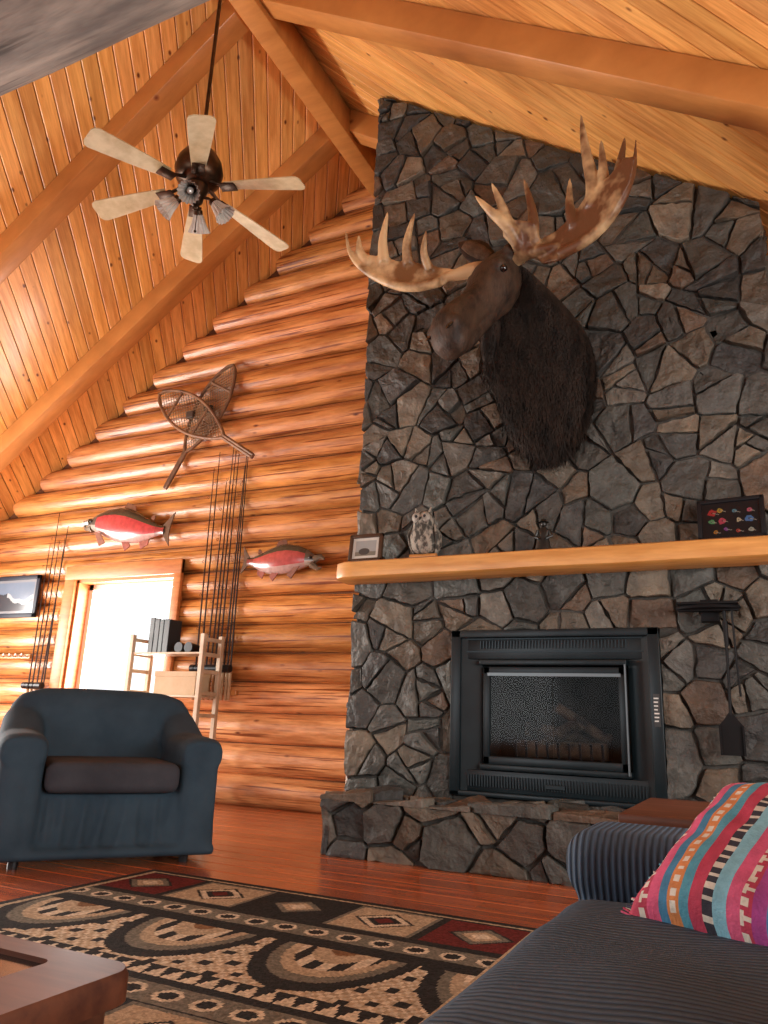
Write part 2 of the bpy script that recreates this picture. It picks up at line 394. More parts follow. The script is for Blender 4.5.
def mantel():
    V=[];F=[];n=40; x0,x1=-2.73,.42
    for i in range(n+1):
        x=x0+(x1-x0)*i/n; a=.008*noise.noise(V3((x*2,1,0))); b=.010*noise.noise(V3((x*3,5,0))); tp=.05 if i==0 else 0
        pr=[(4.94,1.785),(4.72+b+tp,1.785+a),(4.70+b+tp,1.80+a),(4.695+b+tp,1.84),(4.70+b+tp,1.905+a),(4.72+b+tp,1.915),(4.94,1.915)]
        V+=[V3((x,p[0],p[1])) for p in pr]
    m=7
    for i in range(n):
        for k in range(m): F.append([i*m+k,i*m+(k+1)%m,(i+1)*m+(k+1)%m,(i+1)*m+k])
    F.append(list(range(m))); F.append([n*m+k for k in range(m)])
    obj("mantel_shelf",[(V,F)],m_mantel,smooth=True)
mantel()
def firebox():
    e=empty("fireplace_insert",(-1.22,4.95,.37)); y0=4.92
    P=[box((FX0,y0,FZ0),(FX0+.07,5.0,FZ1),.006),box((FX1-.07,y0,FZ0),(FX1,5.0,FZ1),.006),box((FX0,y0,FZ1-.05),(FX1,5.0,FZ1),.006),box((FX0,y0,FZ0),(FX1,5.0,FZ0+.03),.006)]
    for s,xa,xb in ((1,FX0+.07,FX0+.2),(-1,FX1-.07,FX1-.2)):
        P.append(([V3((xa,4.95,FZ0)),V3((xb,5.0,FZ0)),V3((xb,5.0,FZ1-.04)),V3((xa,4.95,FZ1-.04)),V3((xa,5.05,FZ0)),V3((xb,5.05,FZ0)),V3((xb,5.05,FZ1-.04)),V3((xa,5.05,FZ1-.04))],[[0,1,2,3],[4,5,6,7],[0,1,5,4],[3,2,6,7],[1,2,6,5],[0,3,7,4]]))
    P+=[box((FX0+.07,4.965,1.24),(FX1-.07,5.03,1.385),.004),box((FX0+.07,4.965,.40),(FX1-.07,5.03,.53),.004)]
    P+=[box((FX0+.2,4.93,1.20),(FX1-.2,5.02,1.235),.006),box((FX0+.2,4.945,.535),(FX1-.2,5.02,.57),.006)]
    dx0,dx1,dz0,dz1=-1.68,-.76,.57,1.19
    P+=[box((dx0,4.955,dz0),(dx0+.045,4.99,dz1),.005),box((dx1-.045,4.955,dz0),(dx1,4.99,dz1),.005),box((dx0,4.955,dz1-.05),(dx1,4.99,dz1),.005),box((dx0,4.955,dz0),(dx1,4.99,dz0+.05),.005)]
    obj("steel_surround",P,m_teal,e,world=True,smooth=True)
    S=[]
    for i in range(46):
        x=FX0+.2+(FX1-FX0-.4)*i/45
        S.append(box((x-.004,4.955,1.31),(x+.004,4.967,1.36))); 
    for i in range(60):
        x=FX0+.12+(FX1-FX0-.24)*i/59
        S.append(box((x-.004,4.955,.43),(x+.004,4.967,.50)))
    S+=[box((FX0+.1,4.958,1.285),(FX1-.1,4.967,1.292)),box((FX0+.1,4.958,1.37),(FX1-.1,4.967,1.377)),box((-1.27,4.945,.44),(-1.15,4.967,.47),.004)]
    obj("louvers",S,M("louver_metal",(.018,.027,.032),rough=.35,metal=.6),e,world=True)
    cav=M("firebox_soot",(.012,.011,.010),(.045,.039,.033),rough=.9,ns=5)
    Bx=[box((-1.75,5.45,.50),(-.70,5.5,1.25)),box((-1.75,5.0,.45),(-.70,5.5,.52)),box((-1.75,5.0,1.22),(-.70,5.5,1.27)),box((-1.78,5.0,.5),(-1.72,5.5,1.25)),box((-.73,5.0,.5),(-.67,5.5,1.25))]
    obj("firebox_lining",Bx,cav,e,world=True)
    G=[]
    for i in range(9):
        x=-1.5+.56*i/8; G+= [tube([(x,5.08,.72),(x,5.10,.60),(x,5.35,.60),(x,5.36,.68)],.009,6)]
    G+=[tube([(-1.54,5.2,.60),(-.9,5.2,.60)],.01,6)]
    obj("grate",G,m_black,e,world=True)
    Lg=[log(-1.52,-.93,5.2,.67,.055,3,(1,1,1),10,.08),xf(log(-.28,.28,0,0,.048,4,(1,1,1),10,.08),TRS((-1.2,5.28,.77),(0,.1,.25))),xf(log(-.24,.24,0,0,.042,9,(1,1,1),10,.08),TRS((-1.25,5.15,.76),(0,-.4,-.5))),xf(log(-.2,.2,0,0,.036,12,(1,1,1),10,.08),TRS((-1.08,5.2,.84),(0,.55,.4)))]
    obj("burnt_logs",Lg,M("charred_wood",(.025,.02,.016),(.15,.10,.065),rough=.9,ns=9),e,world=True,smooth=True)
    obj("ash_bed",[ico((-1.2,5.22,.52),(.36,.17,.035),3)],M("ash",(.08,.075,.07),(.18,.17,.155),rough=1,ns=30),e,world=True)
    g=D.materials.new("door_glass"); g.use_nodes=True; nt=g.node_tree; nt.nodes.clear(); o=nt.nodes.new("ShaderNodeOutputMaterial"); mx=nt.nodes.new("ShaderNodeMixShader"); t=nt.nodes.new("ShaderNodeBsdfTransparent"); gl=nt.nodes.new("ShaderNodeBsdfGlossy"); fr=nt.nodes.new("ShaderNodeFresnel")
    fr.inputs[0].default_value=1.2; t.inputs[0].default_value=(.82,.84,.86,1); gl.inputs["Roughness"].default_value=.06
    nt.links.new(fr.outputs[0],mx.inputs[0]); nt.links.new(t.outputs[0],mx.inputs[1]); nt.links.new(gl.outputs[0],mx.inputs[2]); nt.links.new(mx.outputs[0],o.inputs[0])
    obj("glass_doors",[box((dx0+.04,4.97,dz0+.045),(-1.223,4.974,dz1-.045)),box((-1.217,4.97,dz0+.045),(dx1-.04,4.974,dz1-.045))],g,e,world=True)
    obj("door_reflection_strips",[box((dx0+.03,4.95,dz1-.06),(dx1-.03,4.958,dz1-.04)),box((dx1-.005,4.93,dz0-.02),(dx1+.005,4.957,dz1+.02))],M("reflection_metal",(.15,.17,.18),rough=.35,metal=.8),e,world=True)  # pale strips stand in for the reflected band and edge on the glass
    obj("rating_plate",[box((-.60,4.912,.84),(-.565,4.92,1.03))],M("plate",(.03,.03,.03),rough=.4),e,world=True)
    pl=[box((-.598,4.910,1.0-k*.022),(-.598+rnd(.018,.03),4.912,1.008-k*.022)) for k in range(7)]
    obj("rating_print",pl,M("print_white",(.6,.6,.58)),e,world=True)
firebox()
def tools():
    e=empty("fireplace_tools",(-.25,4.85,1.5))
    P=[]
    ring=[(-.255+.165*math.cos(t),4.80+.09*math.sin(t),1.52) for t in [2*math.pi*k/24 for k in range(24)]]
    P.append(tube(ring,.012,8,closed=True)); P.append(box((-.42,4.70,1.53),(-.09,4.90,1.545),.006)); P.append(box((-.30,4.86,1.45),(-.2,4.93,1.58),.005))
    P.append(box((-.42,4.78,1.50),(-.09,4.82,1.535),.004))
    P.append(tube([(-.17,4.80,1.50),(-.17,4.80,1.46),(-.175,4.81,1.1),(-.18,4.82,.92)],[.010,.008,.008,.009],8))
    P.append(tube([(-.17,4.80,1.44),(-.17,4.80,1.30)],[.015,.012],8))
    sh=[(-.235,.70),(-.125,.70),(-.118,.86),(-.15,.90),(-.17,.93),(-.19,.93),(-.21,.90),(-.242,.86)]
    P.append(xf(prism(sh,.012),TRS((0,4.82,0)))); P.append(box((-.245,4.80,.70),(-.235,4.84,.86))); P.append(box((-.125,4.80,.70),(-.115,4.84,.86)))
    P.append(tube([(-.13,4.78,1.50),(-.125,4.80,1.2),(-.12,4.82,1.02)],.006,8))
    obj("iron_tools",P,M("wrought_iron",(.004,.004,.005),rough=.6,spec=.2),e,world=True,smooth=True)
tools()
# ------------------------------------------------------------------ MOOSE
def moose():
    e=empty("moose_head_mount",(-1.3,4.9,3.3))
    fur=M("moose_fur_dark",(.008,.006,.005),(.034,.022,.016),rough=.7,ns=12,nst=(1,1,.3),bs=60,bst=(1,1,.2),bstr=.6,bd=.01,spec=.25)
    hf=M("moose_fur_brown",(.016,.009,.006),(.066,.038,.023),rough=.6,ns=9,nst=(1,1,.6),bs=70,bst=(1,1,.3),bstr=.6,bd=.008,spec=.3)
    S=V3((-1.34,4.27,3.72)); d=V3((-.21,-.36,-.60)).normalized(); n=(V3((0,0,1))-d*d.z).normalized(); l=n.cross(d).normalized()
    if l.x<0: l=-l
    st=[(-.14,.07,.07,.08,0),(-.08,.115,.10,.13,0),(.02,.145,.125,.18,.0),(.12,.15,.135,.195,0),(.22,.135,.125,.185,-.005),(.33,.108,.105,.16,-.01),(.44,.098,.098,.13,-.0),(.54,.102,.11,.12,.01),(.63,.120,.125,.13,.01),(.72,.132,.128,.14,-.0),(.79,.125,.11,.13,-.02),(.84,.095,.075,.095,-.04),(.865,.045,.035,.045,-.05)]
    secs=[(S+d*s+n*o,l,n,w,a,b,2.3) for s,w,a,b,o in st]
    head=[loft(secs,24)]
    js=[(.05,.08,.05,.06),(.2,.085,.06,.07),(.36,.065,.05,.055),(.52,.058,.045,.045),(.66,.06,.04,.04),(.74,.045,.025,.03)]
    head.append(loft([(S+d*s-n*(.15 if s<.3 else .135),l,n,w,a,b,2) for s,w,a,b in js],16))
    for sg in (-1,1):
        head.append(ico(S+d*.13+l*sg*.12+n*.06,(.05,.05,.05),2))
        head.append(ico(S+d*.74+l*sg*.095+n*.045,(.05,.05,.055),2))
        head.append(tube([S+l*sg*.05+n*.03-d*.0,S+l*sg*.17+n*.07-d*.03],[.07,.05],12))
    obj("head",head,hf,e,world=True,remesh=.011,sm=4)
    bk=M("glossy_black",(.006,.005,.005),rough=.12,coat=.6)
    obj("eyes",[ico(S+d*.15+l*sg*.150+n*.03,.028,2) for sg in (-1,1)],bk,e,world=True,smooth=True)
    obj("nostrils",[xf(ico((0,0,0),(.028,.012,.042),2),Matrix.Translation(S+d*.785+l*sg*.098+n*.055)@Matrix((( l.x,n.x,d.x,0),(l.y,n.y,d.y,0),(l.z,n.z,d.z,0),(0,0,0,1)))) for sg in (-1,1)],bk,e,world=True,smooth=True)
    ef=M("moose_ear_fur",(.06,.036,.022),(.15,.095,.060),rough=.7,ns=12,bs=70,bstr=.5,spec=.2)
    ears=[];inner=[]
    for sg,dr in ((-1,V3((-.80,-.22,.58))),(1,V3((.62,-.50,.62)))):
        base=S-d*.08+l*sg*.10-n*.02+V3((0,-.03,.06)); dr=dr.normalized(); w=dr.cross(V3((0,-1,.1))).normalized(); t=dr.cross(w).normalized()
        if t.y>0: t=-t
        es=[(-.02,.03,.03),(.05,.06,.03),(.12,.088,.024),(.19,.082,.018),(.26,.05,.014),(.31,.008,.006)]
        ears.append(loft([(base+dr*s+t*(.02*math.sin(s*10)),w,t,a,b,b,2) for s,a,b in es],14))
        inner.append(loft([(base+dr*s+t*(.02*math.sin(s*10)+.012),w,t,a*.65,b,b,2) for s,a,b in es[1:-1]],12))
    obj("ears",ears,hf,e,world=True,smooth=True); obj("inner_ears",inner,ef,e,world=True,smooth=True)
    X=V3((1,0,0))
    ns=[((-1.17,4.945,3.20),(0,0,1),.31,.50,.52,2.0),((-1.18,4.85,3.19),(0,-.05,1),.325,.52,.60,2.0),((-1.20,4.70,3.20),(0,-.15,1),.32,.50,.60,2.0),((-1.24,4.56,3.30),(0,-.25,1),.285,.43,.54,2.0),((-1.28,4.44,3.43),(0,-.4,1),.235,.33,.42,2.1),((-1.31,4.34,3.56),(0,-.55,1),.19,.22,.28,2.2),((-1.335,4.28,3.66),(0,-.7,1),.14,.13,.17,2.2)]
    nk=loft([(c,X,V3(v).normalized(),w,a,b,p) for c,v,w,a,b,p in ns],28)
    bell=loft([((-1.40,4.28,3.36),X,V3((0,1,0)),.06,.07,.07,2),((-1.41,4.27,3.24),X,V3((0,1,0)),.065,.07,.07,2),((-1.415,4.27,3.08),X,V3((0,1,0)),.045,.055,.055,2),((-1.42,4.27,2.92),X,V3((0,1,0)),.015,.018,.018,2)],12)
    obj("neck",[nk,bell],fur,e,world=True,remesh=.016,sm=6)
    V=[];F=[]
    def tuft(p,nr,L,dn=V3((0,0,-1)),wd=.0032,lift=.35):
        dr=(dn+nr*lift+V3((rnd(-.35,.35),rnd(-.35,.35),0))).normalized(); s=dr.cross(nr); 
        if s.length<.05: s=dr.cross(V3((1,0,0)))
        s=s.normalized()*wd; o=len(V); V.extend([p-s,p+s,p+dr*L*.55+nr*.004-s*.6,p+dr*L*.55+nr*.004+s*.6,p+dr*L-nr*L*.18]); F.extend([[o,o+1,o+3,o+2],[o+2,o+3,o+4]])
    me=D.meshes.new("tmp"); me.from_pydata([tuple(v) for v in nk[0]],[],nk[1]); me.update()
    for p in me.polygons:
        if len(p.vertices)>4: continue
        nr=p.normal.copy(); 
        if nr.dot(p.center-V3((-1.25,p.center.y+.1,3.25)))<0: nr=-nr
        vs=[V3(me.vertices[i].co) for i in p.vertices]; cnt=int(p.area*17000)
        for _ in range(cnt):
            a,b=random.random(),random.random(); q=(vs[0]*(1-a)+vs[1]*a)*(1-b)+(vs[3]*(1-a)+vs[2]*a)*b
            low=max(0,min(1,(3.1-q.z)/.5)); tuft(q-nr*.010,nr,rnd(.04,.085)+low*.07,lift=.2+.15*random.random())
    for _ in range(900):
        t=random.random(); a=rnd(0,6.28); p=V3((-1.41+.05*math.cos(a)*(1-t*.6),4.27+.06*math.sin(a)*(1-t*.6),3.38-.44*t)); tuft(p,V3((math.cos(a),math.sin(a),0)),rnd(.06,.13),lift=.2)
    D.meshes.remove(me)
    obj("mane",[(V,F)],fur,e,world=True)
    antL=M("antler_velvet_brown",(.115,.045,.018),(.58,.41,.22),rough=.45,ns=2.8,nst=(1,1,1),bs=25,bst=(1,1,1),bstr=.4,contrast=(.46,.61))
    antR=M("antler_bone",(.19,.09,.036),(.62,.44,.24),rough=.45,ns=4,nst=(1,1,1),bs=25,bst=(1,1,1),bstr=.4,contrast=(.40,.58))
    def sheet(poly,yf,t=.03):
        bm=bmesh.new(); vs=[bm.verts.new((x,yf(x,z),z)) for x,z in poly]; f=bm.faces.new(vs)
        bmesh.ops.triangulate(bm,faces=[f]); 
        g=bmesh.ops.extrude_face_region(bm,geom=bm.faces[:])
        for v in g['geom']:
            if isinstance(v,bmesh.types.BMVert): v.co.y+=t; v.co.z+=t*.3
        return frombm(bm)
    def tine(pts,r0):
        n=len(pts); P=[]; r0*=1.28
        for i in range(n-1):
            for k in range(5):
                t=k/5; p0=V3(pts[max(i-1,0)]);p1=V3(pts[i]);p2=V3(pts[i+1]);p3=V3(pts[min(i+2,n-1)])
                P.append(.5*((2*p1)+(p2-p0)*t+(2*p0-5*p1+4*p2-p3)*t*t+(-p0+3*p1-3*p2+p3)*t**3))
        P.append(V3(pts[-1])); m=len(P)
        return tube(P,[r0*(1-(i/(m-1))**2)+.006 for i in range(m)],10)
    yfR=lambda x,z: 4.12+(x+1.0)*-.52+ -.12*max(0,z-3.8)
    polyR=[(-1.10,3.72),(-1.02,3.60),(-.90,3.56),(-.72,3.57),(-.56,3.65),(-.44,3.80),(-.40,3.93),(-.47,3.97),(-.55,3.92),(-.62,3.90),(-.70,3.89),(-.80,3.82),(-.92,3.78),(-1.02,3.79)]
    R=[sheet(polyR,yfR)]
    R.append(tine([(-1.25,4.24,3.75),(-1.16,4.18,3.74),(-1.04,4.12,3.70),(-.9,4.07,3.67)],.042))
    R.append(tine([(-.9,4.07,3.60),(-.70,3.99,3.61),(-.54,3.92,3.70),(-.43,3.86,3.86),(-.395,3.82,4.06)],.024))
    R.append(tine([(-.68,3.98,3.80),(-.67,3.97,3.95),(-.70,3.94,4.2),(-.72,3.94,4.46)],.034))
    R.append(tine([(-.60,3.95,3.85),(-.60,3.93,4.0),(-.60,3.90,4.20)],.026))
    R.append(tine([(-.53,3.91,3.86),(-.50,3.90,3.98),(-.46,3.87,4.14)],.024))
    R.append(tine([(-.80,4.03,3.74),(-.82,4.01,3.88),(-.81,4.0,4.07)],.024))
    R.append(tine([(-1.16,4.16,3.74),(-1.20,4.02,3.83),(-1.30,3.93,3.93),(-1.39,3.9,4.05)],.032))
    R.append(tine([(-1.20,4.03,3.83),(-1.23,3.97,3.96),(-1.28,3.9,4.11)],.026))
    R.append(tine([(-1.08,4.12,3.75),(-1.06,4.06,3.92),(-1.10,4.0,4.16)],.028))
    bw=[(-1.18,3.72),(-1.26,3.82),(-1.24,3.90),(-1.14,3.88),(-1.05,3.85),(-1.02,3.74)]
    R.append(sheet(bw,lambda x,z:4.10-(z-3.74)*.6))
    obj("antler_left",R,antL,e,world=True,remesh=.010,sm=4)
    yfL=lambda x,z: 4.24+(x+1.6)*.10-.12*max(0,z-3.8)
    polyL=[(-1.66,3.79),(-1.72,3.68),(-1.90,3.66),(-2.05,3.69),(-2.25,3.83),(-2.40,3.99),(-2.43,4.08),(-2.35,4.03),(-2.25,4.0),(-2.15,3.97),(-2.06,3.92),(-1.96,3.90),(-1.82,3.84)]
    Lp=[sheet(polyL,yfL)]
    Lp.append(tine([(-1.42,4.27,3.75),(-1.54,4.26,3.76),(-1.68,4.24,3.74),(-1.8,4.22,3.74)],.042))
    Lp.append(tine([(-1.75,4.22,3.70),(-2.0,4.20,3.71),(-2.25,4.17,3.85),(-2.41,4.14,4.03),(-2.45,4.11,4.23)],.024))
    Lp.append(tine([(-2.28,4.17,3.95),(-2.34,4.14,4.05),(-2.345,4.12,4.17)],.022))
    Lp.append(tine([(-2.16,4.18,3.93),(-2.16,4.14,4.08),(-2.11,4.1,4.28)],.028))
    Lp.append(tine([(-1.98,4.2,3.88),(-1.97,4.14,4.02),(-1.90,4.1,4.21)],.026))
    Lp.append(tine([(-1.82,4.21,3.80),(-1.84,4.14,3.90),(-1.80,4.08,4.03)],.022))
    obj("antler_right",Lp,antR,e,world=True,remesh=.010,sm=4)
    obj("wall_plaque",[xf(loft([((0,0,0),V3((1,0,0)),V3((0,0,1)),.27,.45,.45,2.2),((0,.03,0),V3((1,0,0)),V3((0,0,1)),.27,.45,.45,2.2)],28),TRS((-1.17,4.91,3.2)))],m_beam,e,world=True)
moose()
# ------------------------------------------------------------------ CEILING FAN
def fan():
    c=V3((-3.3,3.46,4.39)); e=empty("ceiling_fan",c)
    br=M("antique_bronze",(.03,.018,.012),(.085,.05,.03),rough=.35,metal=.85,ns=8)
    bl=M("fan_blade_wood",(.42,.34,.19),(.60,.51,.32),rough=.35,ns=4,nst=(2,2,2),coat=.3)
    P=[lathe([(0,.30),(.06,.29),(.12,.26),(.155,.20),(.17,.13),(.155,.06),(.12,.03),(.05,.0),(0,0)],28)]
    P.append(cyl((0,0,.28),(0,0,1.93),.014)); P.append(lathe([(.0,.34),(.03,.33),(.045,.28)],16)); P.append(lathe([(0,1.80),(.03,1.81),(.075,1.90),(.08,1.94)],20))
    P.append(lathe([(0,-.16),(.02,-.155),(.05,-.12),(.055,-.08),(.075,-.04),(.08,0)],24)); P.append(ico((0,0,-.175),.018,2))
    PH=12; DR=math.radians(7)
    for k in range(6):
        a=math.radians(PH+60*k); R=TRS((0,0,0),(0,0,a))
        P.append(xf(tube([(.10,0,.03),(.16,0,.0),(.22,0,-.02)],[.016,.012,.012],8),R)); P.append(xf(box((.18,-.045,-.022),(.30,.045,-.014),.003),R@TRS((0,0,0),(0,DR*.6,0))))
    for k in range(4):
        a=math.radians(30+90*k); R=TRS((0,0,0),(0,0,a))
        P.append(xf(tube([(.04,0,-.08),(.09,0,-.09),(.125,0,-.11)],.011,8),R)); P.append(xf(lathe([(.0,.03),(.03,.02),(.032,-.01)],16),R@TRS((.13,0,-.12),(0,-.75,0))))
    obj("motor_housing",P,br,e,smooth=True)
    Bp=[]
    for k in range(6):
        a=math.radians(PH+60*k)
        out=[(.23,-.045),(.40,-.062),(.60,-.078),(.755,-.088),(.785,-.078),(.80,-.05),(.80,.05),(.785,.078),(.755,.088),(.60,.078),(.40,.062),(.23,.045)]
        b=prism(out,.008); b=xf(b,Matrix(((1,0,0,0),(0,0,1,0),(0,-1,0,0),(0,0,0,1))))
        Bp.append(xf(b,TRS((0,0,.006),(0,0,a))@TRS((0,0,0),(0,DR,0))@TRS((0,0,0),(math.radians(11),0,0))))
    obj("blades",Bp,bl,e)
    G=[]
    gl=M("frosted_ribbed_glass",(.35,.33,.30),(.70,.67,.62),rough=.15,ns=3,spec=.8,coat=.5)
    for k in range(4):
        a=math.radians(30+90*k); R=TRS((0,0,0),(0,0,a))@TRS((.13,0,-.12),(0,-.75,0))
        V=[];F=[];n=32; prof=[(.028,0),(.038,-.03),(.048,-.07),(.062,-.105),(.075,-.13)]
        for r,z in prof:
            for q in range(n):
                t=2*math.pi*q/n; rr=r*(1+(.07 if q%2 else -.07)); V.append(V3((rr*math.cos(t),rr*math.sin(t),z)))
        for i in range(4):
            for q in range(n): F.append([i*n+q,i*n+(q+1)%n,(i+1)*n+(q+1)%n,(i+1)*n+q])
        G.append(xf((V,F),R)); G.append(xf(ico((0,0,-.06),(.024,.024,.04),2),R))
    obj("glass_shades",G,gl,e)
    obj("pull_chain",[cyl((.03,0,-.15),(.03,0,-.36),.003,n=6),ico((.03,0,-.37),.010,2)],br,e)
fan()
# ------------------------------------------------------------------ SNOWSHOES
def snowshoe(toe,tail,y,W=.19,shade=1.0):
    toe=V3((toe[0],0,toe[1])); tail=V3((tail[0],0,tail[1])); ax=(toe-tail); L=ax.length; ax.normalize(); sd=V3((-ax.z,0,ax.x)); c=(toe+tail)/2+V3((0,y,0))
    e=empty("snowshoe",c)
    wood=M("snowshoe_ash",tuple(q*shade for q in (.10,.045,.022)),tuple(q*shade for q in (.22,.11,.05)),rough=.5,ns=8); lace=M("rawhide",(.20,.12,.065),(.38,.26,.15),rough=.6)
    def prof(t):
        if t<.30: return .014
        u=(t-.30)/.70; return .014+W*(math.sin(math.pi*u**1.1))**.70 if 0<u<1 else .0
    N=44; right=[];left=[]
    for i in range(N+1):
        t=i/N; p=c+ax*(t-.5)*L; w=prof(t); right.append(p+sd*w); left.append(p-sd*w)
    left.reverse(); obj("frame",[tube(right+left[1:],.019,8,closed=True)],wood,e,world=True,smooth=True)
    bars=[]
    for t in (.82,.54): p=c+ax*(t-.5)*L; w=prof(t); bars.append(tube([p-sd*w,p+sd*w],.016,8))
    obj("crossbars",bars,wood,e,world=True)
    ln=[]
    for i in range(-26,40):
        for sg in (-1,1):
            pts=[]
            for k in range(41):
                s=-W-.02+(2*W+.04)*k/40; t=.25+i*.032+sg*s*.8/L*1.5
                if .31<t<.985 and abs(s)<prof(t): pts.append(c+ax*(t-.5)*L+sd*s+V3((0,.003*sg,0)))
            if len(pts)>1: ln.append(tube([pts[0],pts[-1]],.0042,4))
    obj("lacing",ln,lace,e,world=True)
    b=c+ax*.14*L; obj("binding",[box((b.x-.05,b.y-.03,b.z-.04),(b.x+.05,b.y+.02,b.z+.04),.01)],M("leather_strap",(.05,.03,.02),rough=.6),e,world=True)
snowshoe((-5.02,4.58),(-5.80,3.22),6.16); snowshoe((-6.00,4.36),(-4.60,3.43),6.10,shade=1.3)
# ------------------------------------------------------------------ FISH
def fish(name,cx,cz,L,Hh,ang,flip,openm,bodycol):
    e=empty(name,(cx,6.12,cz))
    m=M(name+"_paint",(.7,.7,.7),(1,1,1),rough=.25,attr=True,ns=20,coat=.5)
    st=[(0,.02,.02),(.03,.10,.09),(.08,.20,.17),(.15,.30,.25),(.25,.40,.36),(.38,.48,.44),(.50,.48,.46),(.62,.40,.40),(.74,.27,.28),(.83,.16,.17),(.89,.12,.12),(.92,.13,.13)]
    V=[];F=[];C=[];n=24
    for s,a,b in st:
        for k in range(n):
            t=2*math.pi*k/n; V.append(V3((s*L,-.22*Hh*2*min(a,.45)*math.cos(t),(a if math.sin(t)>0 else b)*Hh*math.sin(t)+.05*Hh*math.sin(s*6))))
    for i in range(len(st)-1):
        for k in range(n):
            F.append([i*n+k,i*n+(k+1)%n,(i+1)*n+(k+1)%n,(i+1)*n+k]); sz=math.sin(2*math.pi*(k+.5)/n); s=st[i][0]
            if s<.15: col=(.12,.10,.08) if sz>-.3 else (.45,.38,.32)
            else:
                col=bodycol if -.6<sz<.55 else ((.07,.06,.04) if sz>.55 else (.55,.35,.32))
                if s>.8: col=tuple(.6*q for q in col)
            C.append(col)
    parts=[(V,F,C)]
    def fin(poly,col,y=0):
        p=prism([(x*L,z*Hh) for x,z in poly],.012); parts.append(([v+V3((0,y,0)) for v in p[0]],p[1],[col]*len(p[1])))
    fin([(.90,.10),(1.0,.46),(.975,.1),(.975,-.1),(1.0,-.44),(.90,-.12)],(.12,.08,.06))
    fin([(.40,.44),(.44,.66),(.54,.58),(.56,.42)],(.16,.07,.05)); fin([(.74,.26),(.77,.36),(.79,.34),(.785,.2)],(.18,.08,.06))
    fin([(.66,-.32),(.70,-.58),(.77,-.44),(.77,-.2)],(.35,.12,.10)); fin([(.48,-.42),(.54,-.66),(.59,-.52),(.56,-.40)],(.35,.12,.10),-.02)
    fin([(.18,-.22),(.27,-.60),(.33,-.50),(.25,-.25)],(.3,.14,.11),-.07)
    if openm:
        j1=tube([(.05*L,0,.03*Hh),(-.03*L,0,.10*Hh),(-.075*L,0,.03*Hh)],[.12*Hh,.09*Hh,.035*Hh],8); j2=tube([(.08*L,0,-.12*Hh),(0,0,-.26*Hh),(-.05*L,0,-.22*Hh)],[.12*Hh,.065*Hh,.03*Hh],8)
    else:
        j1=tube([(.05*L,0,.06*Hh),(-.02*L,0,.02*Hh),(-.035*L,0,-.07*Hh)],[.12*Hh,.08*Hh,.03*Hh],8); j2=tube([(.08*L,0,-.10*Hh),(.0,0,-.13*Hh),(-.02*L,0,-.05*Hh)],[.10*Hh,.05*Hh,.03*Hh],8)
    for j in (j1,j2): parts.append((j[0],j[1],[(.22,.18,.13)]*len(j[1])))
    ey=ico((.085*L,-.065*Hh*1.6,.07*Hh),.018,2); parts.append((ey[0],ey[1],[(.02,.02,.02)]*len(ey[1])))
    R=TRS((0,0,0),(0,ang,0),(-1 if flip else 1,1,1))@Matrix.Translation((-L/2,0,0))
    obj("fish_body",[xf(p,R) for p in parts],m,e,smooth=True)
fish("mounted_salmon",-6.24,2.80,1.30,.42,math.radians(7),False,False,(.52,.055,.065))
fish("mounted_salmon",-4.18,2.30,.90,.32,math.radians(3),True,True,(.48,.08,.075))
# ------------------------------------------------------------------ FISHING RODS
def rods(name,xs,zt_,zb,y,shift):
    e=empty(name,(sum(xs)/len(xs),y,zb)); P=[];Hn=[];Rl=[]
    for i,x in enumerate(xs):
        top=zt_-rnd(0,.5); xt=x+shift+rnd(-.07,.05); P.append(tube([(x,y,zb),(x*.5+xt*.5,y+.02,(zb+top)/2),(xt,y+.04,top)],[.010,.008,.004],6))
        Hn.append(cyl((x,y,zb),(x+.01*(xt-x),y,zb+.32),.016,n=10)); 
        Rl.append(cyl((x-.02,y-.05,zb+.30),(x+.03,y-.05,zb+.30),.038,n=14)); Rl.append(box((x-.006,y-.05,zb+.27),(x+.006,y,zb+.33)))
        for k in range(6):
            t=(k+1)/7; p=V3((x+(xt-x)*t,y-.01,zb+(top-zb)*t)); P.append(tube([(p.x+.014*math.cos(a),p.y-.004,p.z+.014*math.sin(a)) for a in [j*1.047 for j in range(6)]],.0025,4,closed=True))
    obj("blanks",P,M(name+"_graphite",(.03,.018,.015),rough=.3),e,world=True); obj("handles",Hn,M(name+"_cork",(.45,.28,.14),(.55,.36,.2),ns=30),e,world=True); obj("reels",Rl,m_black,e,world=True,smooth=True)
rods("fishing_rods",[-5.10,-5.04,-4.98,-4.92,-4.87,-4.82,-4.76,-4.71,-4.67],3.62,.95,6.15,.0)
rods("fishing_rods",[-7.46,-7.40,-7.33,-7.27,-7.22],3.15,.75,6.15,.0)
obj("rod_rack",[box((-5.15,6.165,1.0),(-4.6,6.2,1.05),.005)],m_beam)
obj("rod_rack",[box((-7.55,6.165,.80),(-7.18,6.2,.85),.005)],m_beam)
def pegrail():
    e=empty("peg_rail",(-7.9,6.17,1.38)); obj("rail",[box((-8.6,6.14,1.35),(-7.5,6.2,1.40),.005)],m_mantel,e,world=True)
    obj("pegs",[cyl((x,6.14,1.375),(x,6.06,1.39),.012,n=8) for x in [-8.55+.1*i for i in range(11)]],m_white,e,world=True)
pegrail()
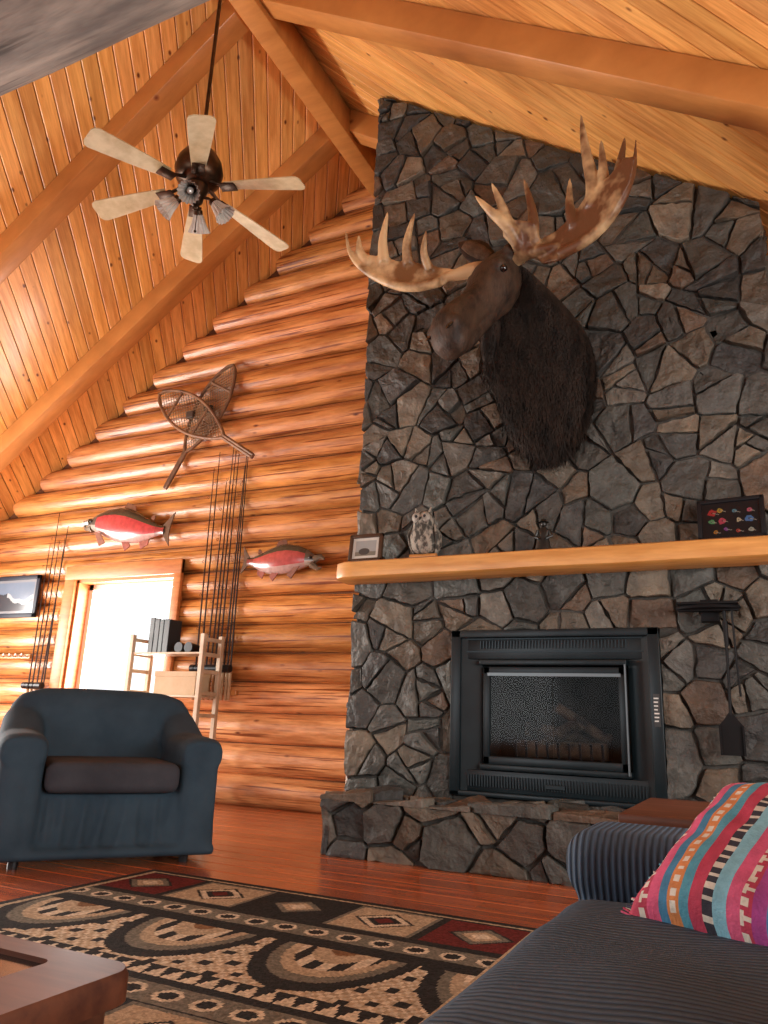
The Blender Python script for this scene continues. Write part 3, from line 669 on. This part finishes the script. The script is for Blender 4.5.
# ------------------------------------------------------------------ PICTURES
def picture(name,x0,x1,z0,z1,y,fcol,art,tilt=0,fw=.04,yaw=0,coat=.6):
    cx=(x0+x1)/2; w=x1-x0; h=z1-z0; e=empty(name,(cx,y,z0),(-tilt,0,yaw))
    m=M(name+"_frame",fcol,rough=.5,spec=.25)
    obj("frame",[box((-w/2,-.015,0),(-w/2+fw,.015,h),.004),box((w/2-fw,-.015,0),(w/2,.015,h),.004),box((-w/2,-.015,0),(w/2,.015,fw),.004),box((-w/2,-.015,h-fw),(w/2,.015,h),.004)],m,e,smooth=True)
    nx,nz=90,64; V=[];F=[];C=[]
    for j in range(nz+1):
        for i in range(nx+1): V.append(V3((-w/2+fw*.8+(w-1.6*fw)*i/nx,-.004,fw*.8+(h-1.6*fw)*j/nz)))
    for j in range(nz):
        for i in range(nx): F.append([j*(nx+1)+i,j*(nx+1)+i+1,(j+1)*(nx+1)+i+1,(j+1)*(nx+1)+i]); C.append(art((i+.5)/nx,(j+.5)/nz))
    obj("print",[(V,F,C)],M(name+"_print",(.9,.9,.9),(1,1,1),rough=.3,attr=True,coat=coat,spec=.2),e)
    obj("backing",[box((-w/2+.005,.0,.005),(w/2-.005,.012,h-.005))],m_dark,e)
def art1(u,v):
    if u<.06 or u>.94 or v<.09 or v>.91: return (.22,.23,.25)
    h=.5+.10*math.sin(u*7)+.03*math.sin(u*23)
    return (.14,.19,.26) if v>h else ((.35,.38,.4) if v>h-.12 and u>.3 else (.035,.04,.05))
picture("framed_photograph",-8.34,-7.56,1.83,2.33,6.17,(.02,.025,.04),art1,fw=.05)
def art2(u,v):
    if u<.12 or u>.88 or v<.16 or v>.84: return (.55,.54,.50)
    return (.06,.06,.06) if (math.hypot(u-.45,(v-.35)*1.3)<.20) else ((.30,.32,.32) if v>.35 else (.18,.17,.14))
picture("framed_photograph",-2.67,-2.40,1.92,2.135,4.80,(.06,.03,.016),art2,tilt=.12,fw=.028)
FL_=[(x+rnd(-.04,.04),y+rnd(-.06,.06),rnd(.055,.10),tuple(q*.7 for q in c)) for (x,y,c) in ((.16,.75,(.30,.03,.03)),(.36,.78,(.35,.22,.04)),(.57,.76,(.08,.20,.26)),(.80,.74,(.34,.08,.12)),(.18,.46,(.08,.22,.10)),(.40,.48,(.36,.05,.08)),(.62,.45,(.35,.30,.20)),(.83,.46,(.06,.14,.30)),(.20,.19,(.34,.16,.03)),(.42,.18,(.16,.05,.22)),(.63,.20,(.32,.05,.04)),(.82,.18,(.25,.26,.22)))]
def art3(u,v):
    c=(.008,.008,.010)
    for x,y,r,k in FL_:
        dx,dy=(u-x)*1.3,v-y; dd=math.hypot(dx,dy)*(1+.5*noise.noise(V3((u*14,v*14,x*30))))
        if dd<r*(.75+.25*math.sin(x*40)): c=k if dd>r*.3 else tuple(q*.3 for q in k)
        if abs(dy+dx*.4)<.008 and 0<dx<r*1.6: c=(.20,.19,.16)
    return c
picture("framed_photograph",-.28,.09,1.92,2.185,4.80,(.006,.006,.008),art3,tilt=.14,fw=.025,yaw=-.1,coat=.15)
# ------------------------------------------------------------------ OWL + FIGURINE ON MANTEL
def owl():
    e=empty("stuffed_owl",(-2.08,4.82,1.916)); 
    fe=M("owl_feathers",(.045,.042,.035),(.32,.29,.24),rough=.8,ns=26,nst=(1,1,.6),contrast=(.44,.58),bs=60,bstr=.5); wt=M("owl_face",(.22,.20,.17),(.42,.39,.34),ns=30); bk=m_black
    X,Y=V3((1,0,0)),V3((0,1,0))
    b=loft([((0,0,.035),X,Y,.045,.04,.04,2),((0,0,.07),X,Y,.085,.07,.075,2),((0,0,.13),X,Y,.105,.08,.085,2),((0,0,.19),X,Y,.10,.08,.08,2),((0,0,.235),X,Y,.08,.07,.07,2),((0,0,.26),X,Y,.078,.068,.07,2),((0,-.005,.30),X,Y,.082,.07,.07,2),((0,0,.335),X,Y,.06,.055,.055,2),((0,0,.355),X,Y,.02,.02,.02,2)],20)
    obj("body",[b],fe,e,smooth=True,subd=1)
    W=[]
    for s in (-1,1):
        W.append(loft([((s*.085,.0,.24),Y,V3((0,0,1)),.02,.02,.02,2),((s*.105,.01,.18),Y,X,.06,.02,.02,2),((s*.098,.03,.10),Y,X,.05,.018,.018,2),((s*.07,.06,.02),Y,X,.012,.008,.008,2)],12))
        W.append(loft([((s*.045,-.02,.335),X,Y,.018,.012,.012,2),((s*.06,-.02,.375),X,Y,.004,.004,.004,2)],8))
    obj("wings",W,fe,e,smooth=True)
    obj("facial_discs",[ico((s*.034,-.058,.295),(.036,.016,.038),2) for s in (-1,1)],wt,e,smooth=True)
    obj("eyes_and_beak",[ico((s*.032,-.074,.30),.011,2) for s in (-1,1)]+[cyl((0,-.07,.29),(0,-.09,.265),.009,.001,8)],bk,e,smooth=True)
    obj("perch",[log(-.10,.10,0,.022,.022,44,(1,1,1),12,.04)],m_beam,e,smooth=True)
owl()
def figurine():
    e=empty("carved_figurine",(-1.215,4.80,1.916)); X,Y=V3((1,0,0)),V3((0,1,0)); m=M("dark_bronze",(.006,.007,.007),(.018,.018,.016),rough=.35,metal=.2,ns=20)
    P=[box((-.06,-.03,0),(.06,.03,.018),.004)]
    P.append(loft([((0,0,.015),X,Y,.048,.03,.03,2),((0,0,.06),X,Y,.040,.026,.026,2),((0,0,.10),X,Y,.030,.022,.022,2),((0,0,.14),X,Y,.042,.024,.024,2),((0,0,.165),X,Y,.014,.014,.014,2)],14))
    P.append(ico((0,0,.188),(.021,.021,.027),2)); P.append(lathe([(.0,.222),(.018,.219),(.022,.203),(.038,.198)],14))
    P+= [tube([(s*.038,0,.145),(s*.054,-.01,.10),(s*.022,-.035,.08)],[.012,.011,.009],8) for s in (-1,1)]
    obj("figure",P,m,e,smooth=True)
figurine()
# ------------------------------------------------------------------ SHELF RACK
def rack():
    e=empty("storage_rack",(-5.15,5.92,0)); m=M("rack_wood",(.45,.33,.21),(.62,.50,.36),rough=.5,ns=5)
    P=[]
    for x in (-5.6,-4.72):
        for y in (5.76,6.03): P.append(box((x-.022,y-.022,0),(x+.022,y+.022,1.55),.004))
        for z in (.25,.55,.80,1.0,1.2,1.36,1.5): P.append(box((x-.014,5.76,z-.018),(x+.014,6.03,z+.018),.003))
    for z in (.30,.96,1.36):
        for y in (5.78,5.84,5.90,5.96,6.01): P.append(box((-5.6,y-.025,z),(-4.72,y+.025,z+.018),.003))
    obj("frame",P,m,e,world=True)
    b=empty("book_stack",(-5.3,5.9,1.38)); x=-5.46
    for k in range(4):
        w=rnd(.05,.07); obj("book",[box((x,5.82,1.379),(x+w,6.0,1.378+rnd(.30,.35)),.006)],M("book_cover",random.choice([(.03,.045,.05),(.02,.025,.03),(.05,.07,.08)]),rough=.4),b,world=True); x+=w+.004
    b=empty("binoculars",(-5.02,5.9,1.42)); obj("barrels",[cyl((-5.07,5.82,1.43),(-5.07,5.97,1.43),.05,.035),cyl((-4.95,5.82,1.43),(-4.95,5.97,1.43),.05,.035),box((-5.07,5.87,1.42),(-4.95,5.93,1.44),.01)],m_black,b,world=True,smooth=True)
    b=empty("cardboard_box",(-5.03,5.9,.98)); cb=M("cardboard",(.50,.36,.22),(.56,.42,.27),rough=.8)
    obj("carton",[box((-5.30,5.80,.979),(-4.80,6.00,1.19),.004),box((-5.305,5.795,1.15),(-4.795,6.005,1.20),.004)],cb,b,world=True)
rack()
obj("leaning_board",[xf(box((-.09,-.02,0),(.09,.02,1.26),.01),TRS((-3.20,6.06,.002),(-.06,0,0)))],M("birch_board",(.50,.46,.40),(.62,.58,.50),rough=.5),smooth=True)
# ------------------------------------------------------------------ ARMCHAIR
def armchair():
    e=empty("armchair",(-3.58,3.58,0),(0,0,math.radians(53)))
    sc=M("slipcover_navy",(.022,.042,.062),(.034,.060,.084),rough=.85,ns=3,bs=120,bstr=.25,bd=.003,spec=.25); bn=M("seat_cushion_cloth",(.032,.034,.042),(.048,.050,.060),rough=.9,ns=5,bs=120,bstr=.25,bd=.003,spec=.25)
    X,Y,Z=V3((1,0,0)),V3((0,1,0)),V3((0,0,1))
    P=[box((-.54,-.38,.07),(.54,.40,.40),.05,4)]
    for s in (-1,1):
        P.append(box((s*.47-.11,-.44,.05),(s*.47+.11,.38,.60),.05,4))
        P.append(loft([((s*.475,-.445,.58),X,Z,.115,.075,.08,2.8),((s*.475,-.38,.59),X,Z,.125,.085,.09,2.8),((s*.475,.0,.60),X,Z,.125,.09,.10,2.6),((s*.47,.30,.70),X,Z,.12,.13,.12,2.4)],20))
    back=[]
    for t,w,yy,dep in ((.07,.57,.30,.13),(.5,.57,.30,.13),(.70,.565,.33,.12),(.82,.55,.36,.11),(.89,.50,.38,.085),(.93,.38,.39,.05),(.94,.20,.39,.02)):
        back.append(((0,yy,t),X,Y,w,dep,dep,3.8))
    P.append(loft(back,32))
    for k in range(13):
        x=rnd(-.5,.5); P.append(tube([(x,-.395,.07),(x+rnd(-.07,.07),-.395,.36)],[.026,.008],8))
    for s in (-1,1):
        for k in range(6):
            y=rnd(-.35,.3); P.append(tube([(s*.58,y,.06),(s*.572,y+rnd(-.10,.10),.45)],[.026,.006],8))
            P.append(tube([(s*.47+rnd(-.08,.08),-.44,.07),(s*.47+rnd(-.04,.04),-.442,.5)],[.022,.006],8))
    P.append(box((-.59,-.46,.045),(.59,.43,.10),.02,2))
    obj("slipcover",P,sc,e,remesh=.017,sm=4)
    obj("seat_cushion",[box((-.355,-.47,.37),(.355,.24,.535),.055,5)],bn,e,smooth=True,subd=1)
    obj("feet",[cyl((s*.44,y,0),(s*.44,y,.08),.025,.03,12) for s in (-1,1) for y in (-.34,.34)],m_black,e)
armchair()
# ------------------------------------------------------------------ SOFA
def sofa():
    e=empty("sofa",(.15,.6,0))
    cd=M("corduroy_x",(.050,.085,.135),(.072,.115,.172),rough=.8,ns=4,wave=('X',24,.6),bstr=.9,bd=.008,spec=.3,rib=.32)
    cdy=M("corduroy_seat",(.066,.108,.165),(.090,.140,.205),rough=.8,ns=4,wave=('Y',20,2.2),bstr=.9,bd=.009,spec=.3,rib=.36)
    P=[box((-.38,1.68,.06),(.75,1.93,.57),.055,5),box((-.40,1.665,.47),(.75,1.95,.605),.055,5)]
    obj("arm_far",P,cd,e,world=True,remesh=.012,sm=3)
    obj("arm_near",[box((-.38,-1.15,.06),(.75,-.90,.60),.06,5)],cd,e,world=True,smooth=True)
    def cushion(x0,x1,y0,y1,z0,z1):
        V=[];F=[];n=34
        def pt(i,j,top):
            u,v=i/n,j/n; ex=min(u,1-u); ey=min(v,1-v)
            edge=(1-(1-min(1,ex/.09))**2.5)*(1-(1-min(1,ey/.07))**2.5)
            zz=z1-.05*(1-edge)+.025*math.sin(math.pi*u)*math.sin(math.pi*v)+.014*noise.noise(V3((u*4,v*5,2)))
            return V3((x0+(x1-x0)*u,y0+(y1-y0)*v,zz if top else z0))
        for j in range(n+1):
            for i in range(n+1): V.append(pt(i,j,True))
        for j in range(n):
            for i in range(n): a=j*(n+1)+i; F.append([a,a+1,a+n+2,a+n+1])
        o=len(V); ring=[(i,0) for i in range(n)]+[(n,j) for j in range(n)]+[(i,n) for i in range(n,0,-1)]+[(0,j) for j in range(n,0,-1)]
        top=[j*(n+1)+i for i,j in ring]
        for i,j in ring:
            p=pt(i,j,True); ox=(-.012 if i==0 else (.012 if i==n else 0)); V.append(V3((p.x+ox,p.y,p.z-.06)))
        for i,j in ring: V.append(pt(i,j,False))
        m=len(ring)
        for k in range(m):
            F.append([top[k],top[(k+1)%m],o+(k+1)%m,o+k]); F.append([o+k,o+(k+1)%m,o+m+(k+1)%m,o+m+k])
        return (V,F)
    S=[cushion(-.40,.50,.40,1.675,.26,.495),cushion(-.40,.50,-.90,.385,.26,.495)]
    obj("seat_cushions",S,cdy,e,world=True,smooth=True)
    obj("base",[box((-.36,-.92,.06),(.70,1.70,.27),.02,3)],cd,e,world=True,smooth=True)
    obj("back",[box((.46,-.92,.25),(.78,1.70,.88),.09,5)],cdy,e,world=True,smooth=True)
    obj("feet",[cyl((x,y,0),(x,y,.07),.025,n=12) for x in (-.32,.65) for y in (-1.0,1.8)],m_black,e,world=True)
sofa()
# ------------------------------------------------------------------ PILLOW
def pillow():
    c=V3((.004,1.475,.600)); 
    n=64; V=[];F=[];C=[]; W=.195; HH=.175
    pal=[(.50,.05,.10),(.62,.58,.52),(.58,.08,.18),(.04,.18,.32),(.55,.20,.06),(.07,.28,.38),(.42,.035,.08),(.02,.02,.035),(.20,.45,.56),(.55,.08,.18),(.62,.58,.50),(.32,.04,.22),(.05,.20,.38),(.58,.26,.06),(.04,.04,.08),(.18,.42,.50),(.50,.06,.10),(.62,.6,.54),(.09,.30,.40),(.42,.04,.10)]
    def col(u,v):
        s=u*18; k=int(s)%20; f=s-int(s)
        z=abs(((v*18)%1)-.5)*2
        if k in (1,10,17): return (.62,.58,.5) if f<z*.9+.05 else (.40,.03,.07)
        if k in (4,13): return pal[k] if (f<.3 or f>.7 or z>.5) else (.62,.58,.5)
        if k==7: return pal[k] if z>.35 else (.55,.52,.45)
        return pal[k]
    def pt(i,j,sg):
        u=i/n*2-1; v=j/n*2-1; k=1-.07*(1-abs(u)**2)*abs(v)**3; k2=1-.07*(1-abs(v)**2)*abs(u)**3
        h=.07*((1-u**4)*(1-v**4))**.55; return V3((u*W*k2,v*HH*k,sg*h+.006*noise.noise(V3((u*4,v*4,sg)))))
    for sg in (1,-1):
        o=len(V)
        for j in range(n+1):
            for i in range(n+1): V.append(pt(i,j,sg))
        for j in range(n):
            for i in range(n):
                a=o+j*(n+1)+i; f=[a,a+1,a+n+2,a+n+1]; F.append(f if sg>0 else f[::-1]); C.append(col((i+.5)/n,(j+.5)/n))
    m=M("woven_serape",(.75,.75,.75),(1,1,1),rough=.9,attr=True,ns=40,bs=160,bst=(1,2,1),bstr=.5,bd=.004)
    xx=V3((.80,-.56,-.02)).normalized(); nrm=V3((-.34,-.46,.80)); nrm=(nrm-xx*nrm.dot(xx)).normalized(); up=nrm.cross(xx).normalized()
    mt=Matrix(((xx.x,up.x,nrm.x,c.x),(xx.y,up.y,nrm.y,c.y),(xx.z,up.z,nrm.z,c.z),(0,0,0,1)))
    fr=[]
    for k in range(70):
        v=-HH+2*HH*k/69; t=tube([(-W*.97,v,0),(-W-.014,v+rnd(-.005,.005),rnd(-.008,.004))],.0022,4); fr.append((t[0],t[1],[random.choice(pal)]*len(t[1])))
    obj("throw_pillow",[(V,F,C)]+fr,m,matrix=mt,smooth=True)
pillow()
# ------------------------------------------------------------------ END TABLE, COFFEE TABLE
dkw=M("mahogany",(.075,.026,.014),(.155,.055,.026),rough=.5,ns=4,nst=(.6,5,5),coat=.05,spec=.25)
def endtable():
    e=empty("end_table",(.05,2.28,0))
    obj("top",[box((-.34,2.0,.585),(.35,2.55,.615),.008)],dkw,e,world=True,smooth=True)
    obj("apron",[box((-.30,2.04,.50),(.31,2.51,.585))],dkw,e,world=True)
    obj("legs",[box((x-.025,y-.025,0),(x+.025,y+.025,.52),.005) for x in (-.28,.29) for y in (2.06,2.49)],dkw,e,world=True)
endtable()
def coffee():
    e=empty("coffee_table",(-1.55,.72,0)); cx0,cx1,cy0,cy1=-2.10,-.91,.36,1.045
    def rr(x0,x1,y0,y1,r,n=8):
        P=[]
        for cx,cy,a0 in ((x1-r,y1-r,0),(x0+r,y1-r,90),(x0+r,y0+r,180),(x1-r,y0+r,270)):
            for k in range(n+1): a=math.radians(a0+90*k/n); P.append((cx+r*math.cos(a),cy+r*math.sin(a)))
        return P
    O=rr(cx0,cx1,cy0,cy1,.05); O2=rr(cx0+.006,cx1-.006,cy0+.006,cy1-.006,.044); I=rr(cx0+.11,cx1-.13,cy0+.08,cy1-.06,.02)
    n=len(O); V=[V3((x,y,.375)) for x,y in O]+[V3((x,y,.41)) for x,y in O]+[V3((x,y,.42)) for x,y in O2]+[V3((x,y,.42)) for x,y in I]+[V3((x,y,.375)) for x,y in I]
    F=[[r*n+k,r*n+(k+1)%n,((r+1)%5)*n+(k+1)%n,((r+1)%5)*n+k] for r in range(5) for k in range(n)]
    obj("top_frame",[(V,F)],dkw,e,world=True,smooth=True)
    obj("inset_panel",[box((cx0+.105,cy0+.075,.385),(cx1-.125,cy1-.055,.412))],M("inset_glass",(.012,.009,.008),rough=.12,coat=.2,spec=.4),e,world=True)
    obj("apron",[box((cx0+.04,cy0+.04,.13),(cx1-.03,cy1-.03,.38),.015,3),box((cx1-.028,cy0+.1,.17),(cx1-.018,cy1-.1,.34),.006)],dkw,e,world=True,smooth=True)
    obj("legs",[box((x-.03,y-.03,.015),(x+.03,y+.03,.15),.008) for x in (cx0+.08,cx1-.07) for y in (cy0+.08,cy1-.07)],dkw,e,world=True)
coffee()
# ------------------------------------------------------------------ RUG
def rug():
    x0,x1,y0,y1=-2.96,-.86,.30,3.40; nx,ny=230,330
    BK=(.028,.028,.028);MR=(.13,.026,.024);TN=(.44,.35,.24);CR=(.62,.54,.41);OL=(.17,.16,.13);BR=(.22,.12,.06)
    def tile(u,w,i):
        a=abs(u-.5)*2;b=abs(w-.5)*2
        g,k=[(MR,TN),(TN,BK),(BK,TN),(TN,BK)][i%4]
        if max(a,b)>.93: return BK
        if max(a,b)>.84 and i%2: return OL
        d=a+b
        if d<.22: return (MR if i%2 else CR)
        if d<.40: return BK if i%2 else TN
        if d<.58: return CR if i%2 else OL
        if d<.66: return BK
        return g
    def motif(u,w):
        p=(u/.62)%1; a=abs(p-.5)*2
        r=math.hypot((p-.5)*2,(w)*1.15)
        if w<.08: return BK
        if .78<r<.94: return BK
        if r<.78:
            if r>.66: return OL
            z=abs(((u/.09)%1)-.5)*2
            if .38<r<.54: return BK if z>.5 else CR
            if r<.20: return BR
            return TN
        z=abs(((u/.07)%1)-.5)*2
        if w>.84: return BK if (w-.84)/.16<z else CR
        return BK if (math.floor(u*25)+2*math.floor(w*14))%6==0 else (CR if (math.floor(u*50)+math.floor(w*28))%2 else TN)
    def col(u,v,W):
        if u<.035 or u>W-.035 or v<.035: return BK
        if u<.06 or u>W-.06 or v<.06: return TN
        per=1.42; vv=(v-.06)%per
        if vv<.40: i=math.floor(u/.42); return tile((u/.42)%1,vv/.40,i)
        if vv<.44: return BK
        if vv<.58:
            w=(vv-.44)/.14; d=math.hypot(((u/.14)%1)-.5,w-.5)
            return BK if d<.22 else (CR if d<.34 else OL)
        if vv<.62: return BK
        if vv<1.24: return motif(u,(vv-.62)/.62)
        if vv<1.28: return BK
        w=(vv-1.28)/.14; d=math.hypot(((u/.14)%1)-.5,w-.5); return BK if d<.22 else (CR if d<.34 else OL)
    V=[];F=[];C=[]
    for j in range(ny+1):
        for i in range(nx+1): V.append(V3((x0+(x1-x0)*i/nx,y0+(y1-y0)*j/ny,.012+.0015*random.random())))
    for j in range(ny):
        for i in range(nx):
            a=j*(nx+1)+i; F.append([a,a+1,a+nx+2,a+nx+1]); c=col((i+.5)/nx*(x1-x0),(1-(j+.5)/ny)*(y1-y0),x1-x0); k=rnd(.7,1.2); C.append(tuple(q*k for q in c))
    edge=box((x0-.008,y0-.008,.0),(x1+.008,y1+.008,.0115)); 
    obj("area_rug",[(V,F,C),(edge[0],edge[1],[BK]*len(edge[1]))],M("rug_wool",(.85,.85,.85),(1.1,1.1,1.1),rough=.95,attr=True,ns=60,bs=150,bstr=.6,bd=.006,spec=.1))
rug()
# ------------------------------------------------------------------ LIGHT
w=D.worlds.new("World"); SC.world=w; w.use_nodes=True; bg=w.node_tree.nodes["Background"]; bg.inputs[0].default_value=(.94,.97,1,1); bg.inputs[1].default_value=1.35
def area_(name,loc,target,sx,sy,e,col):
    l=D.lights.new(name,'AREA'); l.shape='RECTANGLE'; l.size=sx; l.size_y=sy; l.energy=e; l.color=col
    o=D.objects.new(name,l); SC.collection.objects.link(o); o.location=loc; o.rotation_euler=(V3(target)-V3(loc)).to_track_quat('-Z','Y').to_euler()
area_("window_daylight",(-6.25,6.75,1.55),(-6.25,0,1.3),1.6,1.5,230,(1,.98,.95))
area_("left_window_daylight",(-9.35,3.2,1.55),(0,3.2,2.4),3.8,1.5,600,(1,.96,.90))
area_("rear_window_daylight",(-5.2,-3.75,1.75),(-4.6,5,2.8),3.8,2.4,70,(.96,.98,1))
area_("right_fill_light",(2.9,1.2,1.55),(-7,2.2,3.9),4.2,1.4,240,(1,.97,.93))  # added fill lamp to brighten the left ceiling, no known window here
# ------------------------------------------------------------------ CAMERA
psi,phi,rho=math.radians(26.5),math.radians(15.5),math.radians(2.3)
Fw=V3((-math.sin(psi)*math.cos(phi),math.cos(psi)*math.cos(phi),math.sin(phi))); Rt=V3((math.cos(psi),math.sin(psi),0)); Up=Rt.cross(Fw)
R2=Rt*math.cos(rho)+Up*math.sin(rho); U2=-Rt*math.sin(rho)+Up*math.cos(rho)
cam=D.cameras.new("camera"); co=D.objects.new("camera",cam); SC.collection.objects.link(co)
co.matrix_world=Matrix(((R2.x,U2.x,-Fw.x,0),(R2.y,U2.y,-Fw.y,0),(R2.z,U2.z,-Fw.z,.8),(0,0,0,1)))
cam.sensor_fit='VERTICAL'; cam.sensor_height=36; cam.lens=36*760/1024; cam.clip_start=.05
SC.camera=co
SC.view_settings.view_transform='Standard'; SC.view_settings.look='None'; SC.view_settings.exposure=0
